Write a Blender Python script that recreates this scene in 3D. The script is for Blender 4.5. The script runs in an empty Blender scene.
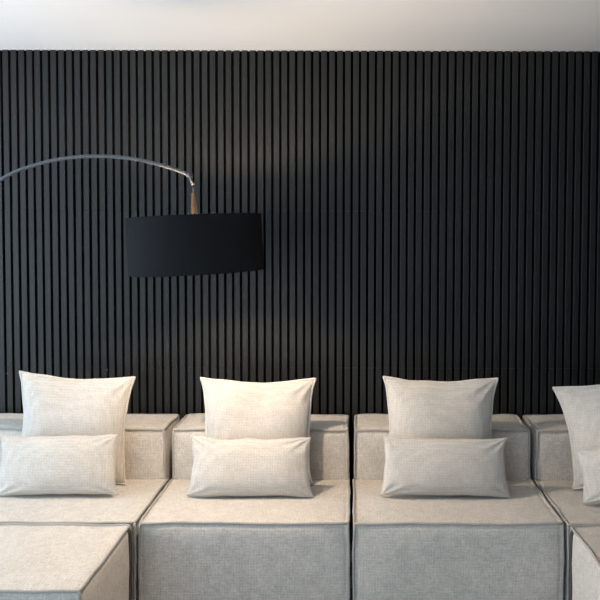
import bpy, bmesh, math, random
from mathutils import Vector, Matrix, noise, Euler

# ------------------------------------------------------------------ camera
sc = bpy.context.scene
C = sc.collection
R = math.radians
CAM_H = 1.63
cd = bpy.data.cameras.new('camera')
cam = bpy.data.objects.new('camera', cd)
C.objects.link(cam)
cam.location = (0, 0, CAM_H)
cam.rotation_euler = (Matrix.Rotation(R(90 - 2.17), 4, 'X') @ Matrix.Rotation(R(0.15), 4, 'Z')).to_euler()
cd.sensor_fit = 'HORIZONTAL'
cd.sensor_width = 36
cd.lens = 742 / 600 * 36
cd.shift_x = -52 / 600
cd.shift_y = -37 / 600
cd.clip_start = 0.05
sc.camera = cam

# ------------------------------------------------------------------ world
w = bpy.data.worlds.new('daylight'); sc.world = w; w.use_nodes = True
bg = w.node_tree.nodes['Background']
bg.inputs[0].default_value = (0.55, 0.72, 1.0, 1)
bg.inputs[1].default_value = 1.0

# ------------------------------------------------------------------ daylight through the windows, plus added fill
def area(name, loc, rot, sx, sy, power, col):
    l = bpy.data.lights.new(name, 'AREA'); l.shape = 'RECTANGLE'; l.size = sx; l.size_y = sy
    l.energy = power; l.color = col
    o = bpy.data.objects.new(name, l); o.location = loc; o.rotation_euler = rot; C.objects.link(o)
    return o
# left wall window (faces +X) and rear wall window (faces +Y)
area('daylight_left', (-3.34, 2.5, 1.35), (0, R(-90), 0), 2.2, 2.2, 80, (0.72, 0.865, 1.0))
area('daylight_rear', (-2.0, -2.42, 1.35), (R(90), 0, 0), 2.4, 2.2, 34, (0.50, 0.77, 1.0))
# extra fill added low at the rear window, aimed up to brighten the ceiling
area('ceiling_fill', (-2.0, -2.38, 0.55), (R(140), 0, 0), 2.3, 0.5, 32, (0.82, 0.90, 1.0))
LAMP_STRENGTH = 1560
LAMP_COL = (1.0, 0.78, 0.57)

# ------------------------------------------------------------------ exposure
vs = sc.view_settings
vs.view_transform = 'Standard'; vs.look = 'None'; vs.gamma = 1; vs.use_curve_mapping = False
vs.exposure = 0.2

# ------------------------------------------------------------------ materials
def mat(name, col, rough=0.6, metal=0.0, spec=0.5):
    m = bpy.data.materials.new(name); m.use_nodes = True
    b = m.node_tree.nodes['Principled BSDF']
    b.inputs['Base Color'].default_value = (*col, 1)
    b.inputs['Roughness'].default_value = rough
    b.inputs['Metallic'].default_value = metal
    b.inputs['Specular IOR Level'].default_value = spec
    return m, m.node_tree, b

def nd(nt, t, **kw):
    n = nt.nodes.new(t)
    for k, v in kw.items():
        if k in n.inputs.keys(): n.inputs[k].default_value = v
        else: setattr(n, k, v)
    return n

def fabric(name, col, weave=260.0, contrast=0.12, bump=0.5, grid=.03):
    """coarse linen: two thread directions of uneven thickness plus slubs"""
    m, nt, b = mat(name, col, 0.92, 0, 0.12)
    L = nt.links.new
    tc = nd(nt, 'ShaderNodeTexCoord')
    def threads(axis_scale, seed):
        mp = nd(nt, 'ShaderNodeMapping'); mp.inputs['Scale'].default_value = axis_scale
        mp.inputs['Location'].default_value = (seed, seed * 1.7, seed * .6)
        L(tc.outputs['Object'], mp.inputs['Vector'])
        n = nd(nt, 'ShaderNodeTexNoise'); n.inputs['Scale'].default_value = 1.0
        n.inputs['Detail'].default_value = 1.5
        L(mp.outputs['Vector'], n.inputs['Vector'])
        return n.outputs['Fac']
    h = threads((38, weave, weave), 3)
    v = threads((weave, weave, 38), 11)
    g = threads((weave, 38, weave), 17)
    s = threads((24, 24, 24), 5)
    a1 = nd(nt, 'ShaderNodeMath', operation='ADD'); L(h, a1.inputs[0]); L(v, a1.inputs[1])
    a0 = nd(nt, 'ShaderNodeMath', operation='ADD'); L(a1.outputs[0], a0.inputs[0]); L(g, a0.inputs[1]); a1 = a0
    a2 = nd(nt, 'ShaderNodeMath', operation='MULTIPLY_ADD'); L(s, a2.inputs[0]); a2.inputs[1].default_value = 0.5
    L(a1.outputs[0], a2.inputs[2])
    mr = nd(nt, 'ShaderNodeMapRange'); L(a2.outputs[0], mr.inputs['Value'])
    mr.inputs['From Min'].default_value = 1.35; mr.inputs['From Max'].default_value = 2.15
    mr.inputs['To Min'].default_value = 1 - 2.2 * contrast; mr.inputs['To Max'].default_value = 1 + 1.2 * contrast
    # regular basket weave, a few millimetres a thread
    sp = nd(nt, 'ShaderNodeSeparateXYZ'); L(tc.outputs['Object'], sp.inputs[0])
    acc = mr.outputs[0]
    if grid:
        for ax_ in 'XYZ':
            k_ = nd(nt, 'ShaderNodeMath', operation='MULTIPLY'); L(sp.outputs[ax_], k_.inputs[0]); k_.inputs[1].default_value = 2 * math.pi / .0125
            k2 = nd(nt, 'ShaderNodeMath', operation='MULTIPLY_ADD'); L(s, k2.inputs[0]); k2.inputs[1].default_value = 2.5; L(k_.outputs[0], k2.inputs[2])
            sn = nd(nt, 'ShaderNodeMath', operation='SINE'); L(k2.outputs[0], sn.inputs[0])
            ac = nd(nt, 'ShaderNodeMath', operation='MULTIPLY_ADD'); L(sn.outputs[0], ac.inputs[0]); ac.inputs[1].default_value = grid; L(acc, ac.inputs[2]); acc = ac.outputs[0]
    mx = nd(nt, 'ShaderNodeVectorMath', operation='SCALE'); mx.inputs[0].default_value = col
    L(acc, mx.inputs['Scale']); L(mx.outputs[0], b.inputs['Base Color'])
    bp = nd(nt, 'ShaderNodeBump'); bp.inputs['Strength'].default_value = bump; bp.inputs['Distance'].default_value = 0.002
    L(a1.outputs[0], bp.inputs['Height']); L(bp.outputs[0], b.inputs['Normal'])
    b.inputs['Sheen Weight'].default_value = 0.15; b.inputs['Sheen Roughness'].default_value = 0.6
    return m

M_SOFA = fabric('sofa_linen', (0.58, 0.537, 0.48))
M_PIPE = fabric('sofa_piping_linen', (0.38, 0.355, 0.325), contrast=.05, grid=0)
M_PILLOW = fabric('pillow_linen', (0.55, 0.513, 0.465), weave=300, contrast=.075)
M_PPIPE = fabric('pillow_piping_linen', (0.60, 0.56, 0.50), contrast=.04, grid=0)
M_ZIP = mat('zip_tape', (0.045, 0.045, 0.05), 0.7)[0]
M_CHROME = mat('brushed_steel', (0.12, 0.13, 0.14), 0.42, 1.0)[0]
M_BRASS = mat('aged_brass', (0.07, 0.045, 0.027), 0.5, 0.4)[0]
M_WHITE = mat('white_plastic', (0.8, 0.78, 0.74), 0.4)[0]
M_SHADE = fabric('black_shade_cloth', (0.016, 0.0165, 0.018), weave=500, contrast=.06, bump=.15, grid=0)
_sb = M_SHADE.node_tree.nodes['Principled BSDF']; _sb.inputs['Sheen Weight'].default_value = 0; _sb.inputs['Specular IOR Level'].default_value = .05
M_LINING = mat('shade_lining', (0.62, 0.58, 0.5), 0.6)[0]
M_FOOT = mat('black_plastic_foot', (0.02, 0.02, 0.02), 0.5)[0]
M_MARBLE, nt, b = mat('dark_marble', (0.05, 0.05, 0.055), 0.2)
n = nd(nt, 'ShaderNodeTexNoise', Scale=9.0, Detail=8.0); cr = nd(nt, 'ShaderNodeValToRGB')
cr.color_ramp.elements[0].color = (.02, .02, .022, 1); cr.color_ramp.elements[1].color = (.3, .3, .3, 1)
cr.color_ramp.elements[0].position = .52; cr.color_ramp.elements[1].position = .72
nt.links.new(n.outputs['Fac'], cr.inputs[0]); nt.links.new(cr.outputs[0], b.inputs['Base Color'])

M_BULB = bpy.data.materials.new('lit_bulb'); M_BULB.use_nodes = True
nt = M_BULB.node_tree; nt.nodes.remove(nt.nodes['Principled BSDF'])
e = nd(nt, 'ShaderNodeEmission'); e.inputs[0].default_value = (*LAMP_COL, 1); e.inputs[1].default_value = LAMP_STRENGTH
nt.links.new(e.outputs[0], nt.nodes['Material Output'].inputs[0])

# painted dark slats with faint vertical grain
M_SLAT, nt, b = mat('dark_painted_slat', (0.03, 0.03, 0.03), 0.5, 0, 0.35)
tc = nd(nt, 'ShaderNodeTexCoord'); mp = nd(nt, 'ShaderNodeMapping'); mp.inputs['Scale'].default_value = (150, 150, 2.5)
n = nd(nt, 'ShaderNodeTexNoise', Scale=1.0, Detail=3.0)
cr = nd(nt, 'ShaderNodeValToRGB')
cr.color_ramp.elements[0].color = (.0074, .0072, .0071, 1); cr.color_ramp.elements[1].color = (.0138, .0135, .0133, 1)
cr.color_ramp.elements[0].position = .3; cr.color_ramp.elements[1].position = .7
for a, c in ((tc.outputs['Object'], mp.inputs['Vector']), (mp.outputs[0], n.inputs['Vector']), (n.outputs['Fac'], cr.inputs[0]), (cr.outputs[0], b.inputs['Base Color'])): nt.links.new(a, c)
M_FELT = mat('black_felt_backing', (0.003, 0.003, 0.003), 1.0, 0, 0.0)[0]

def plaster(name, col, s=35, bump=0.08):
    m, nt, b = mat(name, col, 0.9, 0, 0.2)
    n = nd(nt, 'ShaderNodeTexNoise', Scale=float(s), Detail=5.0)
    bp = nd(nt, 'ShaderNodeBump', Strength=bump, Distance=0.003)
    nt.links.new(n.outputs['Fac'], bp.inputs['Height']); nt.links.new(bp.outputs[0], b.inputs['Normal'])
    return m
M_CEIL = plaster('white_ceiling_plaster', (0.84, 0.835, 0.83))
M_WALL = plaster('warm_grey_wall_plaster', (0.55, 0.53, 0.50))
M_DARKWALL = plaster('charcoal_wall_plaster', (0.07, 0.07, 0.07))
M_TRIM = mat('dark_window_frame', (0.04, 0.04, 0.045), 0.4)[0]
M_FLOOR, nt, b = mat('grey_plank_floor', (0.3, 0.2, 0.12), 0.45)
tc = nd(nt, 'ShaderNodeTexCoord'); br = nd(nt, 'ShaderNodeTexBrick', Scale=1.0)
br.inputs['Color1'].default_value = (.50, .52, .55, 1); br.inputs['Color2'].default_value = (.46, .48, .51, 1); br.inputs['Mortar'].default_value = (.08, .05, .03, 1)
br.inputs['Mortar Size'].default_value = .003; br.inputs['Brick Width'].default_value = 1.6; br.inputs['Row Height'].default_value = .14
nt.links.new(tc.outputs['Object'], br.inputs['Vector']); nt.links.new(br.outputs['Color'], b.inputs['Base Color'])
M_GLASS = bpy.data.materials.new('window_glass'); M_GLASS.use_nodes = True
b = M_GLASS.node_tree.nodes['Principled BSDF']; b.inputs['Transmission Weight'].default_value = 1; b.inputs['Roughness'].default_value = 0
b.inputs['IOR'].default_value = 1.45

# ------------------------------------------------------------------ mesh helpers
def obj(name, bm, m, parent=None, smooth=False, mats=None):
    bmesh.ops.recalc_face_normals(bm, faces=bm.faces[:])
    me = bpy.data.meshes.new(name); bm.to_mesh(me); bm.free()
    for mm in (mats or [m]): me.materials.append(mm)
    if smooth:
        for p in me.polygons: p.use_smooth = True
    o = bpy.data.objects.new(name, me); C.objects.link(o)
    if parent: o.parent = parent
    return o

def thing(name, label, cat, loc=(0, 0, 0), group=None):
    o = bpy.data.objects.new(name, None); C.objects.link(o); o.location = loc; o.empty_display_size = .1
    o['label'] = label; o['category'] = cat
    if group: o['group'] = group
    return o

def box(bm, x0, x1, y0, y1, z0, z1, bev=0):
    vs_ = [bm.verts.new((x, y, z)) for x in (x0, x1) for y in (y0, y1) for z in (z0, z1)]
    fs = [bm.faces.new([vs_[i] for i in q]) for q in ((0, 1, 3, 2), (4, 6, 7, 5), (0, 4, 5, 1), (2, 3, 7, 6), (0, 2, 6, 4), (1, 5, 7, 3))]
    if bev:
        es = list({e_ for f in fs for e_ in f.edges})
        bmesh.ops.bevel(bm, geom=es, offset=bev, segments=2, affect='EDGES')

def tube(bm, pts, rad, seg=10, closed=False, caps=True):
    pts = [Vector(p) for p in pts]; n_ = len(pts)
    rads = rad if isinstance(rad, (list, tuple)) else [rad] * n_
    rings = []; up = None
    for i, p in enumerate(pts):
        if closed: t = pts[(i + 1) % n_] - pts[i - 1]
        else: t = pts[min(i + 1, n_ - 1)] - pts[max(i - 1, 0)]
        t.normalize()
        if up is None:
            up = Vector((0, 0, 1)) if abs(t.z) < .9 else Vector((0, 1, 0))
        up = (up - t * up.dot(t)).normalized(); s = t.cross(up)
        rings.append([bm.verts.new(p + (up * math.cos(a) + s * math.sin(a)) * rads[i]) for a in [2 * math.pi * k / seg for k in range(seg)]])
    m_ = n_ if closed else n_ - 1
    for i in range(m_):
        A, B = rings[i], rings[(i + 1) % n_]
        for k in range(seg):
            bm.faces.new((A[k], A[(k + 1) % seg], B[(k + 1) % seg], B[k]))
    if caps and not closed:
        bm.faces.new(rings[0]); bm.faces.new(rings[-1][::-1])

def lathe(bm, prof, seg=48, centre=(0, 0, 0)):
    cx, cy, cz = centre; rings = []
    for r_, z in prof:
        rings.append([bm.verts.new((cx + r_ * math.cos(2 * math.pi * k / seg), cy + r_ * math.sin(2 * math.pi * k / seg), cz + z)) for k in range(seg)])
    for A, B in zip(rings, rings[1:]):
        for k in range(seg): bm.faces.new((A[k], A[(k + 1) % seg], B[(k + 1) % seg], B[k]))
    return rings

# ------------------------------------------------------------------ room
WY = 4.05; CZ = 2.625
def struct(o): o['kind'] = 'structure'; return o
XL, XR, YB = -3.4, 3.6, -2.5

bm = bmesh.new(); box(bm, XL - .1, XR + .1, YB - .1, WY + .2, -.1, 0); struct(obj('floor', bm, M_FLOOR))
bm = bmesh.new(); box(bm, XL - .1, XR + .1, YB - .1, WY + .2, CZ, CZ + .1); struct(obj('ceiling', bm, M_CEIL))

# slatted wall: black felt backing and upright slats in three panel heights
PITCH = .04313; GAP0 = -1.857; GAPW = .0128
bm = bmesh.new()
box(bm, XL - .1, XR + .1, WY + .021, WY + .2, 0, CZ)
k0 = int((XL - GAP0) / PITCH); k1 = int((XR - GAP0) / PITCH)
nf = len(bm.faces)
tiers = [(0.0, .0345), (.0355, .8995), (.9005, 1.7595), (1.7605, CZ)]
rr = random.Random(4)
for k in range(k0, k1):
    a = GAP0 + k * PITCH + GAPW / 2; c = a + PITCH - GAPW
    for z0, z1 in tiers:
        dy = rr.uniform(-.0006, .0006); dx = rr.uniform(-.0004, .0004)
        q = .0015                                         # small chamfer on the slat edges
        pr = [(a + dx, WY + .022), (a + dx, WY + q + dy), (a + q + dx, WY + dy), (c - q + dx, WY + dy), (c + dx, WY + q + dy), (c + dx, WY + .022)]
        lo = [bm.verts.new((x, y, z0)) for x, y in pr]; hi = [bm.verts.new((x, y, z1)) for x, y in pr]
        for i in range(5): bm.faces.new((lo[i], lo[i + 1], hi[i + 1], hi[i]))
        bm.faces.new(lo); bm.faces.new(hi)
bm.faces.ensure_lookup_table()
for f in bm.faces[nf:]: f.material_index = 1
struct(obj('wall_back', bm, None, mats=[M_FELT, M_SLAT]))

bm = bmesh.new(); box(bm, XR, XR + .1, YB - .1, WY + .2, 0, CZ); struct(obj('wall_right', bm, M_DARKWALL))
# left wall with window opening  y 1.4..3.6, z .25..2.45
bm = bmesh.new()
for y0, y1, z0, z1 in ((YB - .1, 1.4, 0, CZ), (3.6, WY + .2, 0, CZ), (1.4, 3.6, 0, .25), (1.4, 3.6, 2.45, CZ)): box(bm, XL - .1, XL, y0, y1, z0, z1)
struct(obj('wall_left', bm, M_WALL))
# rear wall with window opening x -3.2..-0.8
bm = bmesh.new()
for x0, x1, z0, z1 in ((XL, -3.2, 0, CZ), (-.8, XR, 0, CZ), (-3.2, -.8, 0, .25), (-3.2, -.8, 2.45, CZ)): box(bm, x0, x1, YB - .1, YB, z0, z1)
struct(obj('wall_rear', bm, M_WALL))

def window(name, a0, a1, fixed, axis):
    bm = bmesh.new(); t = .05
    def b2(p0, p1, z0, z1, d0, d1):
        if axis == 'x': box(bm, fixed + d0, fixed + d1, p0, p1, z0, z1)
        else: box(bm, p0, p1, fixed + d0, fixed + d1, z0, z1)
    m_ = (a0 + a1) / 2
    for p0, p1, z0, z1 in ((a0, a0 + t, .25, 2.45), (a1 - t, a1, .25, 2.45), (m_ - t / 2, m_ + t / 2, .25, 2.45), (a0, a1, .25, .25 + t), (a0, a1, 2.45 - t, 2.45)):
        b2(p0, p1, z0, z1, -.09, -.03)
    o = struct(obj(name, bm, M_TRIM))
    bm = bmesh.new(); b2(a0 + t, a1 - t, .25 + t, 2.45 - t, -.065, -.055)
    g = obj('pane', bm, M_GLASS, o)
window('window_1', 1.4, 3.6, XL, 'x')
window('window_2', -3.2, -.8, YB, 'y')

# ------------------------------------------------------------------ sofa
def samples(L, r, step=.03):
    s = [0, r * .35, r * .7, r, r * 1.3, r * 1.9, r * 2.6]
    n_ = max(4, int((L - 5.2 * r) / step))
    mid = [2.6 * r + (L - 5.2 * r) * i / n_ for i in range(1, n_)]
    return s + mid + [L - q for q in s[::-1]]

class Block:
    """softly stuffed, upholstered block with piped edges"""
    def __init__(self, x0, x1, y0, y1, z0, z1, r=.010, bulge=.012, taper=0, seed=0, wob=.0045, flat=()):
        self.lo = Vector((x0, y0, z0)); self.hi = Vector((x1, y1, z1)); self.r = r; self.b = bulge; self.t = taper; self.seed = seed; self.wob = wob
        self.c = (self.lo + self.hi) / 2; self.h = (self.hi - self.lo) / 2; self.flat = flat
    def f(self, p):                                       # p relative to lo
        P = self.lo + Vector(p) - self.c; h = self.h; r = self.r
        inner = Vector([max(-(h[i] - r), min(h[i] - r, P[i])) for i in range(3)])
        d = P - inner
        if d.length > 1e-9: P = inner + d.normalized() * min(r, d.length if sum(abs(x) > 1e-9 for x in d) == 1 else r)
        q = [P[i] / h[i] for i in range(3)]
        off = [self.b * q[i] * (1 - q[(i + 1) % 3] ** 8) * (1 - q[(i + 2) % 3] ** 8) for i in range(3)]
        for i in self.flat: off[i] *= .25
        gap = sorted((h[i] - abs((self.lo + Vector(p) - self.c)[i]), i) for i in range(3))   # seam groove beside the piping
        gi = gap[0][1]; off[gi] -= math.copysign(.0035 * math.exp(-((gap[1][0] - .012) / .0045) ** 2), P[gi])
        P = P + Vector(off)
        P.x *= 1 - self.t * (q[2] + 1) / 2 / h[0]
        W = P + self.c
        s = Vector((self.seed * 7.3, self.seed * 3.1, 0))
        n1 = noise.noise_vector((W + s) * 3.2) * self.wob + noise.noise_vector((W + s) * 9) * self.wob * .95
        n1.y *= .6
        # puckers gathered along the seams
        edge = max(abs(q[0]), abs(q[1]), abs(q[2])); two = sorted([abs(x) for x in q])[1]
        pk = noise.noise((W + s) * 30) * .0022 * max(0, two - .75) * 4
        return W + n1 * (1 if P.z > -h.z else 0) + d * 0 + (P.normalized() * pk)
    def mesh(self):
        bm = bmesh.new(); L = self.h * 2
        ax = [samples(L[i], self.r) for i in range(3)]; n_ = [len(a) for a in ax]; V = {}
        def v(i, j, k):
            if (i, j, k) not in V: V[(i, j, k)] = bm.verts.new(self.f((ax[0][i], ax[1][j], ax[2][k])))
            return V[(i, j, k)]
        for i in range(n_[0] - 1):
            for j in range(n_[1] - 1):
                for k in (0, n_[2] - 1): bm.faces.new((v(i, j, k), v(i + 1, j, k), v(i + 1, j + 1, k), v(i, j + 1, k)))
        for i in range(n_[0] - 1):
            for k in range(n_[2] - 1):
                for j in (0, n_[1] - 1): bm.faces.new((v(i, j, k), v(i + 1, j, k), v(i + 1, j, k + 1), v(i, j, k + 1)))
        for j in range(n_[1] - 1):
            for k in range(n_[2] - 1):
                for i in (0, n_[0] - 1): bm.faces.new((v(i, j, k), v(i, j + 1, k), v(i, j + 1, k + 1), v(i, j, k + 1)))
        return bm
    def piping(self, rad=.0058):
        bm = bmesh.new(); L = self.h * 2
        def line(p, q_):
            p = Vector(p); q_ = Vector(q_); n_ = max(6, int((q_ - p).length / .02))
            out = []
            for i in range(n_ + 1):
                P = p.lerp(q_, i / n_); W = self.f(P)
                dirv = Vector([(-1 if abs(P[a]) < 1e-6 else 1 if abs(P[a] - L[a]) < 1e-6 else 0) for a in range(3)])
                if 0 < i < n_: dirv = dirv.normalized()
                else: dirv = dirv.normalized()
                out.append(W + dirv * .0042)
            return out
        X, Y, Z = L
        loop = line((0, 0, Z), (X, 0, Z))[:-1] + line((X, 0, Z), (X, Y, Z))[:-1] + line((X, Y, Z), (0, Y, Z))[:-1] + line((0, Y, Z), (0, 0, Z))[:-1]
        tube(bm, loop, rad, 8, closed=True)
        for x in (0, X):
            for y in (0, Y): tube(bm, line((x, y, .01), (x, y, Z)), rad, 8)
        return bm

SEAT = .40; BACK = .649; FY = 3.118; BY = 3.69; RY = 4.0
def place(o, org):
    for v_ in o.data.vertices: v_.co -= Vector(org)
def feet(t, x0, x1, y0, y1):
    for x in (x0 + .08, x1 - .08):
        for y in (y0 + .08, y1 - .08):
            bm = bmesh.new(); lathe(bm, [(0.0001, 0), (.025, 0), (.03, .052), (.0001, .052)], 16, (x, y, 0)); obj('foot', bm, M_FOOT, t)

def module(name, label, x0, x1, seed, arm=None):
    cx = (x0 + x1) / 2
    t = thing(name, label, 'sofa', (cx, (FY + RY) / 2, 0), 'modular sofa sections along the slatted wall')
    org = (cx, (FY + RY) / 2, 0)
    def part(pn, B, parent=t):
        o = obj(pn, B.mesh(), M_SOFA, parent, True); place(o, org)
        p = obj('piping', B.piping(), M_PIPE, o, True); place(p, org)
        return o
    part('seat', Block(x0 + .001, x1 - .001, FY, BY + .004, .05, SEAT, seed=seed, bulge=.012, flat=(2, 0, 1) if abs(cx) > 1 else (2, 0)))
    part('backrest', Block(x0 + .001, x1 - (.010 if cx < -1 else .001), BY, RY, .05, BACK, seed=seed + .5, bulge=.014, taper=.010, flat=(0,)))
    if arm:
        part('side_backrest', Block(arm[0], arm[1], FY, BY - .006, SEAT - .002, BACK, seed=seed + .8, bulge=.012))
    for x in (x0 + .08, x1 - .08):
        for y in (FY + .08, RY - .08):
            bm = bmesh.new(); lathe(bm, [(0.0001, 0), (.025, 0), (.03, .058), (.0001, .058)], 16, (x - cx, y - org[1], 0)); obj('foot', bm, M_FOOT, t, True)
    return t

J = .905
module('sofa_module', 'beige linen sofa section at far left, behind the large ottoman, warmest lit under the lamp', -J - 1.10, -J - .018, 1)
module('sofa_module', 'beige linen sofa section right of the far left one, its grey front facing the viewer', -J + .001, -.011, 2)
module('sofa_module', 'beige linen armless sofa section right of centre with bluish grey front panel', .011, J - .001, 3)
module('sofa_module', 'beige linen corner sofa section at far right behind the cropped ottoman', J + .018, J + 1.10, 4, (J + .82, J + 1.08))

def ottoman(label, x0, x1, seed, zipx):
    cx = (x0 + x1) / 2; y0, y1 = 2.515, 3.099
    t = thing('ottoman', label, 'ottoman', (cx, (y0 + y1) / 2, 0), 'ottomans pushed against the sofa')
    org = (cx, (y0 + y1) / 2, 0)
    B = Block(x0, x1, y0, y1, .05, SEAT, seed=seed, bulge=.010, flat=(2, 1))
    o = obj('cushion', B.mesh(), M_SOFA, t, True); place(o, org)
    p = obj('piping', B.piping(), M_PIPE, o, True); place(p, org)
    bm = bmesh.new(); L = B.h * 2; s = 0 if zipx == 'l' else L[0]; sg = -1 if zipx == 'l' else 1
    for i in range(60):                                     # zip tape with teeth down the back corner seam
        z = .02 + (L[2] - .03) * i / 59; W = B.f((s, L[1] - .035, z))
        box(bm, W.x - .004, W.x + .004, W.y - .004 - .003 * (i % 2), W.y + .024, W.z - .0030, W.z + .0032)
    zz = obj('zip', bm, M_ZIP, o); place(zz, org); zz['label'] = 'dark grey zip down the rear corner'
    for x in (x0 + .08, x1 - .08):
        for y in (y0 + .08, y1 - .08):
            bm = bmesh.new(); lathe(bm, [(0.0001, 0), (.025, 0), (.03, .058), (.0001, .058)], 16, (x - cx, y - org[1], 0)); obj('foot', bm, M_FOOT, t, True)
ottoman('beige linen ottoman in the lower left corner, top bright in the lamp light', -2.005, -.938, 6, 'r')
ottoman('beige linen ottoman cropped by the right edge, only its left side showing', .932, 2.005, 7, 'l')

# ------------------------------------------------------------------ pillows
def pillow(name, label, W, H, T, loc, lean, yaw, roll, seed, pipe, group, dent=0.0, sidec=.085, topc=.05, key=.015):
    """loc = middle of the bottom edge"""
    N = 44; W *= .978
    def edge(u, v):
        x = W / 2 * u * (1 - sidec * (1 - v * v)); cc = topc if v > 0 else topc * .35
        x *= 1 + key * v
        x += W * .014 * math.copysign(abs(u * v) ** 7, u) + noise.noise(Vector((v * 2.2, seed * 3.3, u))) * .006 * abs(u)
        z = H / 2 * v * (1 - cc * 2 * (1 - u * u)) + noise.noise(Vector((u * 2.5, seed * 1.7, v))) * .007 * abs(v)
        return x, z
    s = Vector((seed * 5.7, seed * 2.3, seed))
    def P(u, v, side):
        x, z = edge(u, v)
        a = max(0, (1 - abs(u) ** 2.6)); c = max(0, (1 - abs(v) ** 2.6))
        th = T / 2 * (a * c) ** .55 * (1 - .16 * v)
        th += T * dent * .2 * -math.exp(-((u - .1) ** 2 / .18 + (v - .75) ** 2 / .12)) * (a * c) ** .5
        m_ = (a * c) ** .5
        nz = noise.noise(Vector((x * 4.5, z * 4.5, side * .5)) + s) * .012 * m_
        # folds running in from the corners
        cor = (abs(u) ** 3) * (abs(v) ** 3) * 4
        ang = math.atan2(1.02 - abs(v), 1.02 - abs(u))
        fold = math.sin(ang * 11 + seed) * .0035 * min(1, cor + .35 * (abs(u * v))) * min(1, m_ * 3)
        # puckers along the side seams
        pk = noise.noise(Vector((x * 9, z * 28, side)) + s) * .004 * max(0, abs(u) - .6) * 2.5 * min(1, m_ * 3)
        wy = noise.noise(Vector((x * 5, z * 5, 3)) + s) * .006
        return Vector((x, side * (th + nz + fold + pk) + wy, z + H / 2))
    org = Vector(loc)
    Rm = Euler((R(lean), R(roll), R(yaw)), 'XYZ').to_matrix()
    ts = [math.sin(math.pi / 2 * (2 * i / N - 1)) * .55 + (2 * i / N - 1) * .45 for i in range(N + 1)]
    bm = bmesh.new(); V = {}
    for side in (-1, 1):
        for i, u in enumerate(ts):
            for j, v in enumerate(ts):
                bd = i in (0, N) or j in (0, N)
                if bd and side == 1: V[(1, i, j)] = V[(-1, i, j)]; continue
                V[(side, i, j)] = bm.verts.new(P(u, v, side))
    for side in (-1, 1):
        for i in range(N):
            for j in range(N): bm.faces.new((V[(side, i, j)], V[(side, i + 1, j)], V[(side, i + 1, j + 1)], V[(side, i, j + 1)]))
    low = min((Rm @ v_.co).z for v_ in bm.verts)
    org.z = SEAT + .010 - low
    o = obj(name, bm, M_PILLOW, None, True)
    o.location = org; o.rotation_euler = Rm.to_euler()
    o['label'] = label; o['category'] = 'pillow'; o['group'] = group
    bm = bmesh.new()
    loop = [P(u, -1, -1) for u in ts[:-1]] + [P(1, v, -1) for v in ts[:-1]] + [P(u, 1, -1) for u in ts[::-1][:-1]] + [P(-1, v, -1) for v in ts[::-1][:-1]]
    if pipe: tube(bm, loop, .0058, 8, closed=True)
    else: tube(bm, loop, .0022, 6, closed=True)
    obj('piping' if pipe else 'seam', bm, M_PPIPE if pipe else M_PILLOW, o, True)
    return o

BIG = 'square piped pillows against the backrests'; SML = 'small rectangular pillows in front of the square ones'
# X from pixel: (px-352)*Y/742
def X(px, Y): return (px - 352) * Y / 742
Yb, Ys = 3.585, 3.415
def big(label, pxl, pxr, top, seed, lean=-4, yaw=0, roll=0, dent=.5):
    Yt = 3.61; Wd = X(pxr, Yt) - X(pxl, Yt)
    return pillow('square_pillow', label, Wd, top, .145, (X((pxl + pxr) / 2, Yt), Yb, SEAT + .012), lean, yaw, roll, seed, True, BIG, dent)
def small(label, pxl, pxr, H, seed, lean=-11, yaw=0, roll=0, Y=Ys):
    Wd = X(pxr, Y) - X(pxl, Y)
    return pillow('lumbar_pillow', label, Wd, H, .106, (X((pxl + pxr) / 2, Y), Y, SEAT + .020), lean, yaw, roll, seed, False, SML, 0, sidec=.035, topc=.035, key=-.022)

big('square beige piped pillow on the far left section, leaning to the right', 13, 126, .515, 1, yaw=0, roll=3.0)
big('square beige piped pillow just below and right of the lamp shade', 199.5, 313.5, .515, 2, roll=.6)
big('square beige piped pillow on the section right of centre', 384.5, 497.5, .52, 3, roll=.4)
small('small rectangular pillow on the far left section, cut by the left edge', -8, 114, .272, 4, roll=-.5, Y=3.42)
small('pale rectangular pillow in front of the square one below the lamp', 187, 312, .268, 5)
small('rectangular pillow on the section right of centre, near the bluish front', 382, 511, .265, 6, roll=.8)
pillow('square_pillow', 'square grey beige piped pillow turned sideways at the right edge', .56, .488, .155, (1.302, 3.40, SEAT + .012), -8, -30, -13, 8, True, BIG, .4, sidec=.11)
pillow('lumbar_pillow', 'small rectangular pillow cropped by the right edge, against the turned square one', .56, .24, .115, (1.295, 3.20, SEAT + .02), -10, -30, -15, 9, False, SML, 0, sidec=.035, topc=.035, key=-.022)

# ------------------------------------------------------------------ arc lamp
LX, LY, LZ = -0.6422, 3.05, CAM_H - 0.0407                      # middle of the shade
lamp = thing('arc_floor_lamp', 'arched steel floor lamp with a wide black drum shade hanging over the sofa', 'floor lamp', (-2.33, LY, 0))
lo = Vector((-2.33, LY, 0))
def lp(o):
    for v_ in o.data.vertices: v_.co -= lo
    return o
bm = bmesh.new(); lathe(bm, [(.0001, 0), (.17, 0), (.175, .005), (.175, .05), (.17, .056), (.0001, .056)], 64, lo); lp(obj('base', bm, M_MARBLE, lamp, False))
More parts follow.
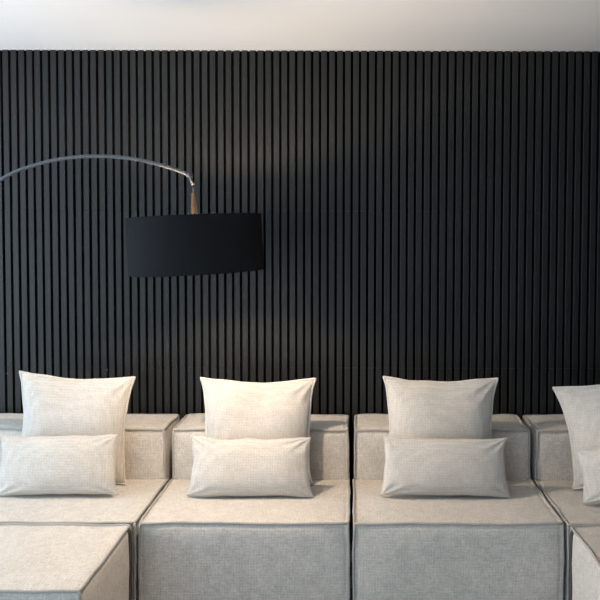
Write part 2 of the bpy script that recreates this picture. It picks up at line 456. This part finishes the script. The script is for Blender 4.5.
# arc: catmull-rom through points
key = [(-2.33, 0.055), (-2.345, 0.45), (-2.26, 0.9), (-2.05, 1.32), (-1.765, 1.635), (-1.4427, 1.8506), (-1.3065, 1.9096), (-1.1712, 1.9401), (-1.032, 1.9482), (-0.8977, 1.9381), (-0.7585, 1.9065), (-0.6659, 1.874)]
pts = []
kk = [key[0]] + key + [key[-1]]
for i in range(1, len(kk) - 2):
    p0, p1, p2, p3 = [Vector((a, LY, c)) for a, c in kk[i - 1:i + 3]]
    for s_ in range(10):
        t_ = s_ / 10
        pts.append(.5 * ((2 * p1) + (p2 - p0) * t_ + (2 * p0 - 5 * p1 + 4 * p2 - p3) * t_ ** 2 + (3 * p1 - p0 - 3 * p2 + p3) * t_ ** 3))
pts.append(Vector((key[-1][0], LY, key[-1][1])))
bm = bmesh.new(); tube(bm, pts, .0076, 12); arm_o = lp(obj('arc_arm', bm, M_CHROME, lamp, True))
# hinge at the tip
bm = bmesh.new()
tube(bm, [(-0.6659, LY - .016, 1.872), (-0.6659, LY + .016, 1.872)], .012, 16)
tube(bm, [(-0.6639, LY - .012, 1.8699), (-0.6568, LY - .008, 1.8486), (-0.6527, LY, 1.8313)], .006, 10)
lp(obj('hinge', bm, M_CHROME, lamp, True))
tilt = Matrix.Translation((LX, LY, LZ)) @ Matrix.Rotation(R(-2.7), 4, 'Y')   # the shade hangs slightly askew
def T(o):
    for v_ in o.data.vertices: v_.co = tilt @ v_.co
    return lp(o)
# stem and brass socket sleeve
bm = bmesh.new(); tube(bm, [(-0.6527, LY, 1.8354), (-0.6497, LY, 1.7927), (-0.6487, LY, 1.7622)], .0040, 10); lp(obj('stem', bm, M_CHROME, lamp, True))
bm = bmesh.new(); lathe(bm, [(.0001, .213), (.006, .213), (.008, .209), (.0096, .165), (.0118, .162), (.0124, .118), (.016, .11), (.018, .062), (.024, .052), (.027, .046), (.024, .046), (.014, .040), (.0001, .038)], 24); T(obj('socket', bm, M_BRASS, lamp, True))  # flared cup above the bulb is added to dim its ceiling spot
bm = bmesh.new(); lathe(bm, [(.0001, -.006), (.006, -.004), (.006, .006), (.0001, .008)], 12, (-.020, -.012, .118)); T(obj('switch', bm, M_WHITE, lamp, True))
SR, SH = 0.2734, 0.2251
bm = bmesh.new()
prof = [(SR - .003, -SH / 2), (SR, -SH / 2), (SR, SH / 2), (SR - .003, SH / 2)]
lathe(bm, prof, 96); sh = T(obj('shade', bm, M_SHADE, lamp, True))
sh.data.set_sharp_from_angle(angle=R(40))
bm = bmesh.new(); lathe(bm, [(SR - .0035, -SH / 2 + .001), (SR - .0035, SH / 2 - .001)], 96); li = T(obj('lining', bm, M_LINING, sh, True))
bm = bmesh.new()
for z in (-SH / 2, SH / 2): tube(bm, [((SR - .001) * math.cos(2 * math.pi * k / 96), (SR - .001) * math.sin(2 * math.pi * k / 96), z) for k in range(96)], .0025, 6, closed=True)
T(obj('rim', bm, M_SHADE, sh, True))
bm = bmesh.new()                                           # spider fitting inside the top
for k in range(3):
    a = R(120 * k + 30); tube(bm, [(.015 * math.cos(a), .015 * math.sin(a), .085), ((SR - .003) * math.cos(a), (SR - .003) * math.sin(a), .106)], .0022, 6)
T(obj('spider', bm, M_CHROME, lamp, True))
bm = bmesh.new(); bmesh.ops.create_uvsphere(bm, u_segments=24, v_segments=14, radius=.028, matrix=Matrix.Translation((0, 0, .010))); T(obj('bulb', bm, M_BULB, lamp, True))
